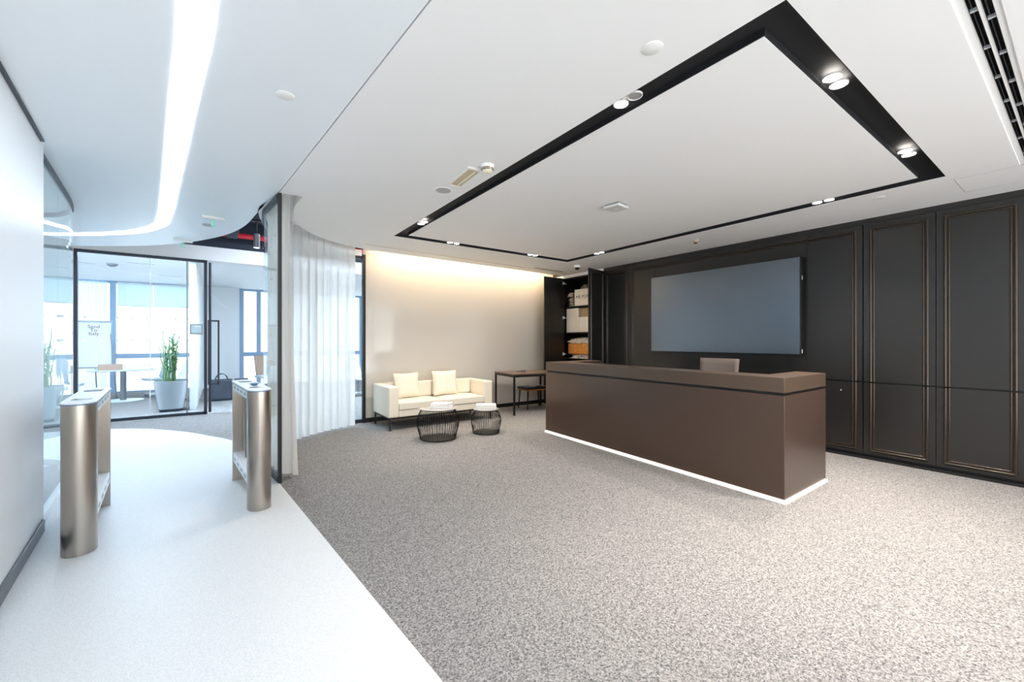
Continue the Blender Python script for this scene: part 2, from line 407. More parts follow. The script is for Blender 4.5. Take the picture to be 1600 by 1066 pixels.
# left glass screen running on from the left wall
t = thing('glass_partition', 'frameless glass screen continuing from the left white wall', 'glass partition')
lp = spline([(-1.118, 4.56), (-1.20, 5.45), (-1.275, 6.2), (-1.37, 6.62), (-1.62, 6.95), (-2.1, 7.1), (-3.0, 7.15), (-4.5, 7.15)], 6)
glass_strip(lp[:7], .06, CE-.045, .012, 'pane', t, M['glass'])
glass_strip(lp[6:], .06, CE-.045, .012, 'pane', t, M['glass'])
glass_strip(lp, CE-.045, CE, .03, 'top_rail', t, M['navy'])
glass_strip(lp, .0, .06, .045, 'bottom_rail', t, M['alu'])
# meeting room screen
PY = 9.94
t = thing('glass_partition', 'black framed glass front of the bright meeting room', 'glass partition')
xs = (-1.955, -1.03, -.50, -.215)
f = MB(); f.box(xs[0]-.045, xs[0], PY-.03, PY+.03, 0, 2.97); f.box(xs[3]-.03, xs[3]+.02, PY-.03, PY+.03, 0, 2.97)
f.box(xs[0], xs[3], PY-.03, PY+.03, 2.92, 2.97); f.box(xs[0], xs[3], PY-.03, PY+.03, 0, .05); f.build('frame', M['navy'], t)
for x0, x1 in zip(xs, xs[1:]):
    s = MB(); s.box(x0+.004, x1-.004, PY-.006, PY+.006, .05, 2.92); s.build('pane', M['glass_clear'], t)
s = MB(); s.box(xs[2]-.012, xs[2]+.012, PY-.02, PY+.02, .05, 2.92); s.build('joint_strip', M['grey_metal'], t)
s = MB(); s.box(xs[1]-.006, xs[1]+.006, PY-.01, PY+.01, .05, 2.92); s.build('joint_strip', M['alu'], t)
for k in range(9):
    for z in (1.82, 1.42):
        x = -1.87+.2*k
        if x < -.3 and not -.55 < x < -.47:
            s = MB(); s.tube([(x, PY-.0085, z), (x, PY-.0065, z)], .022, 12); s.build('frosted_dot', M['frost'], t)
# glass door beside it
d = struct(tag(bpy.data.objects.new('door_1', None), 'frameless glass door with long black pull handle', 'door')); COL.objects.link(d); d.location = (-.15, PY, 0)
s = MB(); s.box(.02, 1.05, -.006, .006, .012, 2.93); s.build('pane', M['glass_clear'], d)
s = MB(); s.tube([(0, 0, .03), (0, 0, 2.93)], .022, 10); s.build('pivot_post', M['navy'], d)
s = MB()
for yy in (-.06,):
    s.bar((-.02, yy, .58), (-.02, yy, 1.80), .03, .03); s.bar((.135, yy, .58), (.135, yy, 1.80), .03, .03)
    s.bar((-.035, yy, 1.80), (.15, yy, 1.80), .03, .03); s.bar((-.035, yy, .58), (.15, yy, .58), .03, .03)
s.bar((.135, -.06, 1.70), (.135, 0, 1.70), .02, .02); s.bar((.135, -.06, .70), (.135, 0, .70), .02, .02)
s.build('door_handle', M['navy'], d)
# room booking tablet on the glass
t = thing('wall_tablet', 'small grey room booking tablet fixed to the meeting room glass', 'tablet', (-.36, PY-.03, 1.635))
s = MB(); s.box(-.095, .095, -.012, .022, -.10, .10); s.build('case', M['grey_metal'], t, bev=.01)
s = MB(); s.box(-.078, .078, -.014, -.012, -.07, .08); s.build('screen', M['screen_ui'], t)
s = MB(); s.box(-.03, .06, -.0155, -.014, .045, .06); s.build('screen_text', M['frost'], t)
s = MB(); s.box(-.06, .0, -.0155, -.014, -.04, -.03); s.build('screen_button', M['green'], t)

# ------------------------------------------------------------------ sheer curtain
def curtain(path, folds, amp0, amp1, z0, z1, flare, name, label, group):
    L = arclen(path)
    def fn(u, v):
        p, d = along(path, L, u*L[-1]); n = Vector((-d.y, d.x))
        a = (amp1+(amp0-amp1)*v)*(math.sin(u*2*PI*folds+.8*math.sin(u*9))+.35*math.sin(u*2*PI*folds*2.3+1))
        p = p + n*a + d*(.012*math.sin(u*2*PI*folds*2))
        if flare: p = p - n*flare*max(0, 1-u*6)*(1-v)**1.3
        return (p.x, p.y, z0+(z1-z0)*v)
    s = MB(); s.grid(fn, int(folds*14), 14)
    o = s.build(name, M['curtain'], None, smooth=True)
    return tag(o, label, 'curtain', group)
cp = spline([(.582, 4.74), (.50, 5.2), (.472, 5.5), (.553, 5.94), (.755, 6.36), (1.06, 6.64), (1.41, 6.89), (1.84, 7.07)], 8)
i = 20
curtain(cp[:i+1], 6, .016, .026, .025, CE+.17, .09, 'sheer_curtain', 'white sheer curtain gathered beside the black glass end post', 'white sheer curtains on the curved glass')
curtain(cp[i+1:], 13, .025, .035, .025, CE+.17, 0, 'sheer_curtain', 'white sheer curtain sweeping round the curved glass towards the sofa', 'white sheer curtains on the curved glass')

# ------------------------------------------------------------------ cabinets of the dark wall
X = 6.33
def bead(m, p, q, r):
    """rounded raised bead: a tube half sunk into the door face"""
    m.tube([p, q], r, 12)
def moulding(m, y0, y1, z0, z1, sides):
    """double raised bead on the wall face"""
    for off, r in ((.011, .015), (.040, .010)):
        a, c, lo, hi = y0+off*('r' in sides), y1-off*('l' in sides), z0+off*('b' in sides), z1-off*('t' in sides)
        xx = X+.002
        if 'l' in sides: bead(m, (xx, c, lo), (xx, c, hi), r)
        if 'r' in sides: bead(m, (xx, a, lo), (xx, a, hi), r)
        if 't' in sides: bead(m, (xx, a, hi), (xx, c, hi), r)
        if 'b' in sides: bead(m, (xx, a, lo), (xx, c, lo), r)
SP = .917                                            # split between upper and lower doors
def bay(name, y0, y1, label, cat, seams=(), knob=None, group=None):
    t = thing(name, label, cat, (0, 0, 0), 0, group)
    s = MB(); s.box(X+.02, X+.55, y0+.003, y1-.003, .06, 2.812); s.build('carcass', M['panel_dark'], t)
    cuts = [y0] + sorted(seams) + [y1]
    for i, (a, c) in enumerate(zip(cuts, cuts[1:])):
        la, lc = (i == 0), (i == len(cuts)-2)
        g = .003 if not seams else .0015
        s = MB(); s.box(X, X+.02, a+g, c-g, SP+.008, 2.812)
        up = s.build('upper_door' if not seams else 'upper_panel', M['panel'], t)
        s = MB(); s.box(X, X+.02, a+g, c-g, .055, SP-.010)
        lo = s.build('lower_door' if not seams else 'lower_panel', M['panel'], t)
        sides = ('r' if la else '')+('l' if lc else '')
        ma = .058
        s = MB(); moulding(s, a+(ma if la else g), c-(ma if lc else g), SP+.008, 2.757, sides+'t'); s.build('moulding', M['bead'], up, smooth=True)
        s = MB(); moulding(s, a+(ma if la else g), c-(ma if lc else g), .09, SP-.010, sides+'b'); s.build('moulding', M['bead'], lo, smooth=True)
    if knob:
        s = MB(); s.tube([(X-.006, knob[0], knob[1]), (X, knob[0], knob[1])], .007, 10); s.build('keyhole', M['alu'], t)
    return t
bay('storage_cabinet', .375, .993, 'tall dark panelled cabinet at the right edge of the room', 'cabinet', group='dark panelled cabinets')
bay('storage_cabinet', .993, 1.612, 'tall dark panelled cabinet between the screen wall and the rightmost cabinet', 'cabinet', group='dark panelled cabinets')
bay('wall_panelling', 1.618, 5.088, 'wide dark panelled wall unit carrying the big screen', 'wall panelling', seams=(2.195, 4.547), knob=(1.83, .80))
bay('storage_cabinet', 5.088, 5.722, 'narrow dark closed cabinet between the screen and the open cabinet', 'cabinet', group='dark panelled cabinets')
b = MB(); b.box(X+.03, X+.10, .36, 7.285, 0, .06); struct(b.build('trim_5', M['black']))
b = MB(); b.box(X-.035, X+.03, .36, 5.7, 0, .028); struct(b.build('trim_6', M['black']))
# open cabinet
t = thing('storage_cabinet', 'open dark cabinet full of boxes and bags beside the white glass wall', 'cabinet', group='dark panelled cabinets')
C0, C1 = 5.728, 6.93
s = MB(); s.box(X, X+.55, C1, C1+.02, .06, 2.812); s.box(X, X+.55, C0, C0+.02, .06, 2.812); s.box(X+.53, X+.55, C0+.02, C1, .06, 2.812)
s.box(X, X+.53, C0+.02, C1, .06, .08); s.box(X, X+.53, C0+.02, C1, 2.792, 2.812); s.box(X, X+.35, C1+.02, 7.28, .06, 2.812); s.build('carcass', M['panel_dark'], t)
SH = (1.03, 1.60, 2.175)
for z in SH:
    s = MB(); s.box(X+.01, X+.53, C0+.02, C1, z-.022, z); s.build('shelf', M['panel_dark'], t)
s = MB(); s.box(X-.59, X-.005, C1-.045, C1-.02, .06, 2.812); dl = s.build('door', M['panel'], t, bev=.002)
for z in (2.70, 1.93, 1.12):
    s = MB(); s.box(X-.07, X-.02, C1-.065, C1-.045, z-.03, z+.03); s.tube([(X-.02, C1-.055, z), (X+.06, C1-.03, z)], .010, 8); s.tube([(X-.045, C1-.065, z-.015), (X-.045, C1-.075, z-.015)], .016, 10)
    s.build('hinge', M['alu'], dl, bev=.004)
# right leaf, swung out about 85 degrees, hinged at its right side
leaf = MB(); leaf.box(-.59, 0, -.012, .012, .06, 2.812); dr = leaf.build('door', M['panel'], t, bev=.002)
dr.location = (X-.005, C0-.008, 0); dr.rotation_euler = (0, 0, math.radians(13))
s = MB()
for off, r in ((.061, .015), (.090, .010)):
    for x in (-.59+off, -off): s.tube([(x, -.010, SP+.01), (x, -.010, 2.818-off)], r, 12)
    s.tube([(-.59+off, -.010, 2.818-off), (-off, -.010, 2.818-off)], r, 12)
s.build('moulding', M['bead'], dr, smooth=True)

# shelf contents
def cont(name, label, cat, x0, x1, y0, y1, z0, z1, m, bev=.004, group=None):
    s = MB(); cx, cy = (x0+x1)/2, (y0+y1)/2
    s.box(x0-cx, x1-cx, y0-cy, y1-cy, 0, z1-z0); o = s.build(name, m, None, bev=bev); o.location = (cx, cy, z0)
    return tag(o, label, cat, group)
XS = X+.05
o = cont('gift_box', 'white box with black lettering on the top shelf of the open cabinet', 'box', XS, XS+.3, 6.03, 6.62, SH[2], SH[2]+.36, M['box'])
text('lettering', 'MR', .10, M['ink'], o, (-.1508, .185, .19), (PI/2, 0, -PI/2), spacing=1.15)
text('lettering', 'POR', .10, M['ink'], o, (-.1508, -.035, .19), (PI/2, 0, -PI/2), spacing=1.15)
def lumpy(name, label, cat, loc, sx, sy, sz, m, seed, parts=None):
    rnd = random.Random(seed); ph = [rnd.uniform(0, 6) for _ in range(6)]
    def fn(u, v):
        a = u*2*PI; w = v
        r = 1+.10*math.sin(3*a+ph[0]+4*v)+.07*math.sin(7*a+ph[1]-6*v)+.05*math.sin(11*a+ph[2]+9*v)
        sq = (abs(math.cos(a))**4+abs(math.sin(a))**4)**-.25
        k = r*sq*(1-.75*max(0, (w-.72)/.28)**2)*(.92+.08*math.sin(5*v+ph[3]))
        return (sx*k*math.cos(a), sy*k*math.sin(a), sz*w)
    s = MB(); s.grid(fn, 40, 14); bmesh.ops.remove_doubles(s.bm, verts=s.bm.verts, dist=.0005)
    bmesh.ops.holes_fill(s.bm, edges=[e for e in s.bm.edges if e.is_boundary])
    o = s.build(name, m, None, smooth=True); o.location = loc
    return tag(o, label, cat)
for k in range(3):
    lumpy('wrapped_jars', ['plastic wrapped jar stack at the left front of the top shelf', 'plastic wrapped bundle on top of the jar stack, top shelf', 'tall plastic wrapped bundle behind the lettered box'][k], 'package',
          [(XS+.12, 6.80, SH[2]), (XS+.12, 6.79, SH[2]+.225), (XS+.38, 6.66, SH[2])][k], [.08, .10, .09][k], [.085, .10, .13][k], [.22, .10, .52][k], M['wrap_brown'], 3+k)
s = MB(); s.lathe([(.05, 0), (.055, .01), (.055, .10), (.02, .14), (.02, .17)], seg=16)
o = s.build('glass_bottle', M['bottle'], None, smooth=True); o.location = (XS+.15, 6.24, SH[2]+.36); tag(o, 'small dark bottle standing on the lettered box', 'bottle')
G = 'white boxes on the middle shelf'
cont('storage_box', 'white box at the left end of the middle shelf, lower of two', 'box', XS, XS+.35, 6.50, 6.88, SH[1], SH[1]+.36, M['box'], group=G)
cont('storage_box', 'white box stacked on top at the left end of the middle shelf', 'box', XS, XS+.35, 6.50, 6.88, SH[1]+.361, SH[1]+.53, M['box'], group=G)
cont('storage_box', 'flat white box under the tan box on the middle shelf, lowest', 'box', XS, XS+.33, 5.95, 6.495, SH[1], SH[1]+.19, M['box'], group=G)
cont('storage_box', 'flat white box just below the tan box on the middle shelf', 'box', XS+.005, XS+.33, 5.95, 6.495, SH[1]+.191, SH[1]+.33, M['box'], group=G)
cont('card_box', 'tan cardboard box on white boxes on the middle shelf', 'box', XS+.06, XS+.33, 5.95, 6.47, SH[1]+.331, SH[1]+.53, M['tan'])
o = cont('tote_bag', 'orange fabric bag on the lowest visible shelf of the open cabinet', 'bag', XS+.02, XS+.36, 5.95, 6.86, SH[0]+.09, SH[0]+.33, M['orange'], .03)
o2 = lumpy('wrapped_bundle', 'flat plastic wrapped bundle under the orange bag', 'package', (XS+.2, 6.4, SH[0]), .2, .45, .088, M['wrap'], 21)
lumpy('wrapped_bundle', 'crumpled plastic wrapped bundle on top of the orange bag', 'package', (XS+.19, 6.45, SH[0]+.332), .18, .42, .13, M['wrap'], 23)
s = MB(); s.lathe([(.045, 0), (.05, .01), (.05, .09), (.025, .11)], seg=14)
o = s.build('dark_pouch', M['bottle'], None, smooth=True); o.location = (XS+.2, 6.2, SH[0]+.462); tag(o, 'dark rounded jar on the crumpled bundle on the lower shelf', 'jar')

# television
t = thing('television', 'large black flat screen mounted on the dark panelled wall', 'television', (6.20, 3.37, 1.875))
hw, hh = 1.150, .650
s = MB(); s.box(.002, .10, -hw, hw, -hh, hh); s.build('casing', M['bezel'], t, bev=.004)
s = MB(); s.box(-.004, .002, -hw+.012, hw-.012, -hh+.012, hh-.012); s.build('screen', M['tv'], t)
for z in (.37, -.60):
    s = MB(); s.box(.03, .05, -hw-.003, -hw, z-.025, z+.025); s.build('connector', M['alu'], t)
s = MB(); s.box(.10, .128, -.5, .5, -.3, .3); s.build('wall_bracket', M['bezel'], t)

# ------------------------------------------------------------------ reception desk
t = thing('reception_desk', 'long bronze brown reception desk glowing at its base', 'desk', (3.985, 1.55, 0))
ax = Vector((.14, 3.36)); ax.normalize(); bx = Vector((.999, .012))
LD, WD = 3.37, .985
def dp(a, c): p = ax*a + bx*c; return (p.x, p.y)
def drect(a0, a1, c0, c1): return [dp(a0, c0), dp(a0, c1), dp(a1, c1), dp(a1, c0)]
def ushape(i, fw_, ew):    # U open towards the wall
    return [dp(i, i), dp(i, WD-i), dp(ew, WD-i), dp(ew, fw_), dp(LD-ew, fw_), dp(LD-ew, WD-i), dp(LD-i, WD-i), dp(LD-i, i)]
s = MB(); s.prism(ushape(0, .10, .10), .032, .932); s.build('body', M['desk'], t, bev=.003)
s = MB(); s.prism(ushape(.02, .09, .09), .932, .957); s.build('shadow_gap', M['black'], t)
s = MB(); s.prism(ushape(0, .34, .27), .957, 1.088); s.build('counter', M['desk_top'], t, bev=.003)
s = MB(); s.prism([dp(-.02, -.02), dp(-.02, WD), dp(.06, WD), dp(.06, .07), dp(LD-.06, .07), dp(LD-.06, WD), dp(LD, WD), dp(LD, -.02)], 0.001, .028); s.build('light_base', M['plinth'], t)
s = MB(); s.prism(drect(.105, LD-.105, .105, .80), .70, .73); s.build('worktop', M['desk_top'], t)
s = MB(); s.prism(drect(.3, .72, .2, .7), .05, .69); s.build('drawer_unit', M['desk'], t)

# task chair behind the desk
def task_chair(name, label, loc, rz, mb, mf):
    t = thing(name, label, 'chair', loc, rz)
    def back(u, v):
        x = -.25+.5*u; taper = 1-.08*(1-v)
        return (x*taper, .20+.05*(1-(2*u-1)**2)+.10*v, .55+.62*v)
    s = MB(); s.grid(back, 10, 8); s.build('backrest', mb, t, smooth=True, solid=.035)
    s = MB(); s.box(-.25, .25, -.26, .22, .44, .51); s.build('seat', mb, t, bev=.03, seg=3)
    for sx in (-1, 1):
        s = MB(); s.bar((sx*.28, -.12, .68), (sx*.28, .14, .68), .05, .03); s.bar((sx*.28, .0, .46), (sx*.28, .0, .67), .03, .03); s.bar((sx*.28, 0, .46), (sx*.2, 0, .46), .03, .03); s.build('armrest', mf, t, bev=.006)
    s = MB(); s.cyl((0, 0), .028, .11, .44, 14); s.bar((0, .1, .46), (0, .24, .62), .06, .02); s.build('gas_column', mf, t)
    s = MB(); s.cyl((0, 0), .05, .075, .115, 14)
    for k in range(5):
        a = 2*PI*k/5+.3; s.bar((0, 0, .095), (.3*math.cos(a), .3*math.sin(a), .075), .04, .028)
    s.build('star_base', mf, t)
    for k in range(5):
        a = 2*PI*k/5+.3; c = Vector((.3*math.cos(a), .3*math.sin(a), .032)); d = Vector((-math.sin(a), math.cos(a), 0))
        s = MB(); s.tube([c-d*.02, c+d*.02], .031, 12); s.build('castor', M['black'], t)
    return t
task_chair('office_chair', 'brown office chair tucked behind the reception desk', (5.28, 2.93, 0), math.radians(-82), M['chair_grey'], M['black'])

# ------------------------------------------------------------------ sofa
t = thing('sofa', 'ivory leather two seat sofa on thin black legs', 'sofa', (2.14, 6.33, 0))
SL, SD = 1.91, .80
s = MB(); s.box(0, .165, 0, SD, .205, .69); s.build('armrest', M['leather'], t, bev=.022, seg=3)
s = MB(); s.box(SL-.165, SL, 0, SD, .205, .69); s.build('armrest', M['leather'], t, bev=.022, seg=3)
s = MB(); s.box(.168, SL-.168, .62, SD, .205, .69); s.build('back_frame', M['leather'], t, bev=.02, seg=3)
s = MB(); s.box(.168, SL-.168, .01, .62, .205, .315); s.build('seat_base', M['leather'], t, bev=.012, seg=2)
mid = SL/2
def cushion_box(m, x0, x1, y0, y1, z0, z1, puff):
    vs = m.box(x0, x1, y0, y1, z0, z1)
for x0, x1 in ((.170, mid-.003), (mid+.003, SL-.170)):
    def top(u, v, x0=x0, x1=x1):
        return (x0+(x1-x0)*u, .0+.60*v, .435+.022*math.sin(PI*u)**.6*math.sin(PI*min(1, v+.05))**.6 if 0 < u < 1 and 0 < v < 1 else .435)
    s = MB(); s.box(x0, x1, 0, .60, .317, .425); s.grid(lambda u, v, x0=x0, x1=x1: (x0+.004+(x1-x0-.008)*u, .004+.592*v, .4245+.030*(max(0, math.sin(PI*u)*math.sin(PI*v)))**.4), 16, 12)
    s.build('seat_cushion', M['leather'], t, bev=.010, smooth=True)
    s = MB(); s.box(x0, x1, .50, .635, .44, .705); s.build('back_cushion', M['leather'], t, bev=.03, seg=3)
s = MB(); s.bar((.03, .05, .195), (SL-.03, .05, .195), .03, .02); s.bar((.03, SD-.05, .195), (SL-.03, SD-.05, .195), .03, .02)
for x in (.03, SL-.03): s.bar((x, .03, .195), (x, SD-.03, .195), .03, .02)
s.build('base_frame', M['black'], t)
for x in (.03, SL-.03):
    for y in (.03, SD-.04):
        s = MB(); s.bar((x, y, 0), (x, y, .19), .022, .022); s.build('leg', M['black'], t)
def pillow(label, loc, rz, tilt, w, h):
    def fn(sg):
        def f(u, v):
            a, c = 2*u-1, 2*v-1
            th = .075*((1-a**4)*(1-c**4))**.55
            pin = 1-.06*(1-abs(a))*(abs(c)) ; pin2 = 1-.06*(1-abs(c))*abs(a)
            return (w/2*a*pin2, sg*th, h/2+h/2*c*pin)
        return f
    s = MB(); s.grid(fn(1), 16, 16); s.grid(fn(-1), 16, 16); bmesh.ops.remove_doubles(s.bm, verts=s.bm.verts, dist=.0008)
    o = s.build('scatter_cushion', M['leather'], None, smooth=True); o.location = loc; o.rotation_euler = (tilt, 0, rz)
    return tag(o, label, 'cushion', 'square ivory cushions on the sofa')
pillow('square ivory cushion leaning at the left end of the sofa', (2.60, 6.70, .448), math.radians(4), math.radians(-13), .45, .43)
pillow('square ivory cushion leaning against the middle right of the sofa', (3.30, 6.69, .448), math.radians(-2), math.radians(-13), .47, .44)

# ------------------------------------------------------------------ wire drum tables
def drum(label, loc, rt_, rb, rm, h, n):
    t = thing('coffee_table', label, 'coffee table', loc, 0, 'black wire drum tables')
    s = MB(); s.lathe([(rt_-.006, h-.014), (rt_, h-.010), (rt_, h-.003), (rt_-.004, h)], seg=48); s.build('table_top', M['stone_top'], t, smooth=True)
    s = MB()
    for k in range(n):
        a = 2*PI*k/n; pts = []
        for j in range(9):
            v = j/8; r = rb+(rt_-.035-rb)*v + (rm-(rb+rt_-.035)/2)*math.sin(PI*v**1.35)
            pts.append((r*math.cos(a), r*math.sin(a), .006+(h-.024)*v))
        s.tube(pts, .0034, 5)
    s.build('wire_frame', M['wire'], t, smooth=True)
    def ring(r, z, w, nm):
        q = MB(); q.tube([(r*math.cos(2*PI*k/48), r*math.sin(2*PI*k/48), z) for k in range(48)], w, 8, closed=True); q.build(nm, M['wire'], t, smooth=True)
    ring(rb, .007, .006, 'base_ring'); ring(rt_-.035, h-.02, .006, 'top_ring')
    s = MB(); s.lathe([(rb-.01, .010), (rb-.01, .016)], seg=40); s.build('base_plate', M['wire'], t)
    return t
drum('larger black wire drum table nearer the left end of the sofa', (2.585, 5.501, 0), .272, .255, .305, .446, 52)
drum('smaller black wire drum table by the right end of the sofa', (3.351, 5.42, 0), .195, .20, .235, .372, 44)
def book(label, loc, rz, w, d, h, cover, group):
    t = thing('book', label, 'book', loc, rz, group)
    s = MB(); s.box(-w/2+.004, w/2-.002, -d/2+.004, d/2-.004, .003, h-.003); s.build('pages', M['paper'], t)
    s = MB(); s.box(-w/2, w/2, -d/2, d/2, 0, .003); s.box(-w/2, w/2, -d/2, d/2, h-.003, h); s.box(-w/2, -w/2+.003, -d/2, d/2, .003, h-.003); s.build('cover', cover, t)
GA = 'books on the larger wire table'; GB = 'books on the smaller wire table'
r0 = math.radians(-35)
book('white hardback lowest in the stack on the larger wire table', (2.61, 5.44, .447), r0, .30, .23, .026, M['paper'], GA)
book('white hardback in the middle of the stack on the larger wire table', (2.61, 5.445, .474), r0+.06, .29, .22, .022, M['paper'], GA)
book('printed cover book on top of the stack on the larger wire table', (2.615, 5.45, .497), r0-.08, .27, .20, .018, M['cover_a'], GA)
book('thick white book at the bottom of the stack on the smaller wire table', (3.35, 5.42, .373), r0, .31, .25, .030, M['paper'], GB)
book('warm coloured cover book on top of the stack on the smaller wire table', (3.355, 5.425, .404), r0+.05, .30, .24, .028, M['cover_b'], GB)

# ------------------------------------------------------------------ side table, stool
t = thing('side_table', 'dark topped table on thin black legs against the white glass wall', 'table', (4.52, 6.32, 0), math.radians(-6))
TW, TD, TH = 1.13, .80, .785
s = MB(); s.box(0, TW, 0, TD, TH-.02, TH); s.build('table_top', M['table_top'], t, bev=.002)
s = MB(); s.box(.01, TW-.01, .005, .03, TH-.065, TH-.02); s.box(.01, TW-.01, TD-.03, TD-.005, TH-.065, TH-.02); s.box(.005, .03, .03, TD-.03, TH-.065, TH-.02); s.box(TW-.03, TW-.005, .03, TD-.03, TH-.065, TH-.02); s.build('apron', M['wire'], t)
for x in (.02, TW-.02):
    for y in (.02, TD-.02):
        s = MB(); s.bar((x, y, 0), (x, y, TH-.02), .032, .032); s.build('leg', M['wire'], t)
t = thing('stool', 'low black topped stool with wooden rim under the side table', 'stool', (5.36, 6.84, 0), math.radians(-4))
s = MB(); s.box(-.24, .30, -.19, .19, .415, .455); s.build('seat', M['wire'], t, bev=.006)
s = MB(); s.box(-.225, .285, -.175, .175, .385, .415); s.build('seat_rim', M['wood_orange'], t)
for x, y in ((-.2, -.15), (.26, -.15), (-.2, .15), (.26, .15)):
    s = MB(); s.tube([(x*1.12, y*1.15, 0), (x, y, .39)], .013, 8, r2=.017); s.build('leg', M['wire'], t)
s = MB(); s.grid(lambda u, v: (.30*u-.15, .2*v-.1, .004+.030*math.sin(PI*u)**2), 12, 4)
o = s.build('magazine', M['paper'], None, smooth=True, solid=.008); o.location = (5.46, 6.80, .458); o.rotation_euler = (0, 0, -.3); tag(o, 'white magazine lying on the stool', 'magazine')
t = thing('spectacles', 'dark spectacles folded on the side table top', 'spectacles', (4.92, 6.56, TH+.001), .2)
for x in (-.04, .04):
    s = MB(); s.tube([(x+.028*math.cos(2*PI*k/16), 0, .022+.02*math.sin(2*PI*k/16)) for k in range(16)], .004, 6, closed=True); s.build('rim', M['ink'], t)
s = MB(); s.bar((-.012, 0, .026), (.012, 0, .026), .005, .005); s.build('bridge', M['ink'], t)
s = MB(); s.bar((-.07, 0, .03), (-.09, .1, .006), .006, .008); s.build('temple', M['ink'], t)
s = MB(); s.bar((.07, 0, .03), (.06, .11, .006), .006, .008); s.build('temple', M['ink'], t)

# ------------------------------------------------------------------ turnstiles
def dshape(w, d, n=10, front=True):
    pts = [(w/2*math.cos(PI+PI*k/n), d*math.sin(PI+PI*k/n)) for k in range(n+1)]
    pts = pts + [(w/2, .035), (-w/2, .035)]
    return pts if front else [(x, -y) for x, y in pts[::-1]]
TLEN = 1.15
def turnstile(label, loc, rz):
    """local y runs along the gate, y=0 front post nose side"""
    t = thing('turnstile', label, 'turnstile', loc, rz, 'stainless turnstiles at the corridor entrance')
    W = .172
    s = MB(); s.prism([(x, y+.09) for x, y in dshape(W, .09)], 0, .985); s.build('front_post', M['steel'], t, smooth=True)
    s = MB(); s.prism([(x, y+TLEN-.09) for x, y in dshape(W, .09, front=False)], 0, .985); s.build('rear_post', M['steel'], t, smooth=True)
    cap = [(x*1.04, y*1.04+.09) for x, y in dshape(W, .09)][:-2] + [(x*1.04, y*1.04+TLEN-.09) for x, y in dshape(W, .09, front=False)][2:]
    s = MB(); s.prism(cap, .985, .993); s.build('top_edge', M['bluetop'], t)
    s = MB(); s.prism(cap, .993, 1.003); s.build('top_plate', M['alu'], t, bev=.002)
    y0, y1 = .125, TLEN-.125
    for nm, z0, z1 in (('upper_beam', .915, .985), ('lower_beam', .20, .29)):
        s = MB(); s.box(-W/2+.004, W/2-.004, y0, y1, z0, z1); bm_ = s.build(nm, M['alu'], t, bev=.004)
        for k in range(4):
            yc = y0+.13+k*(y1-y0-.26)/3
            for sx in (-1, 1):
                q = MB(); q.box(sx*(W/2-.0045)-.0015, sx*(W/2-.0045)+.0015, yc-.05, yc+.05, (z0+z1)/2-.011, (z0+z1)/2+.011); q.build('indicator_slot', M['grey_metal'], bm_)
    for yy in (.38, .70):
        s = MB(); s.cyl((0, yy), .030, .30, .915, 16); s.build('hinge_tube', M['steel'], t, smooth=True)
    s = MB(); s.box(-.006, .006, .84, y1-.01, .31, .90); s.build('flap', M['steel'], t)
    s = MB(); s.box(-.05, .05, .18, .26, 1.003, 1.006); s.build('card_reader', M['stone_top'], t)
    s = MB(); s.box(-.05, .05, TLEN-.34, TLEN-.22, 1.003, 1.012); s.build('reader_window', M['grey_metal'], t)
    return t
CA = math.radians(5.0)
tl = turnstile('left stainless turnstile beside the glass screen of the left wall', (-.757, 3.83, .003), CA)
dup(tl, (.283, 3.99, .003), CA, 'right stainless turnstile next to the curtain and black end post')
s = MB(); s.lathe([(.02, 0), (.034, .012), (.036, .02), (.028, .02), (.016, .008)], seg=18); o = s.build('glass_dish', M['bluetop'], None, smooth=True); o.location = (.255, 4.38, 1.010)
tag(o, 'tiny blue dish lying on the right turnstile top', 'dish')

# ------------------------------------------------------------------ ceiling fittings
lpath = spline([(JX(-2.5)-.86, -2.5), (-.05, 1.0), (-.075, 2.2), (-.187, 3.28), (-.40, 5.25), (-.53, 6.35), (-.64, 6.88), (-.98, 7.50), (-1.62, 8.08), (-2.4, 8.5), (-3.4, 8.75)], 8)
o = glass_strip(lpath, CE-.004, CE, .13, 'led_strip', None, M['led'])
tag(o, 'long bright LED strip curving along the corridor ceiling', 'ceiling light')
def spot(x, y, label, on=True, power=26., group='paired spotlights in the black ceiling trough', z=CE+.006, cone=120):
    t = thing('recessed_spotlight', label, 'ceiling light', (x, y, z), 0, group)
    s = MB(); s.lathe([(.046, .010), (.046, .002), (.043, .0), (.039, .008)], seg=24, cap=False); s.build('trim_ring', M['ringwhite'], t, smooth=True)
    s = MB(); s.lathe([(.0392, .004), (.0392, .0085)], seg=24); s.build('lamp_lens', M['lamp'] if on else M['lamp_off'], t)
    if on:
        ld = bpy.data.lights.new('bulb', 'SPOT'); ld.energy = power; ld.color = (1., .89, .79); ld.spot_size = math.radians(cone); ld.spot_blend = 1.; ld.shadow_soft_size = .03
        lo = bpy.data.objects.new('bulb', ld); COL.objects.link(lo); lo.parent = t; lo.location = (0, 0, .0)
G1 = 'left side of the black trough'
P = power = 112
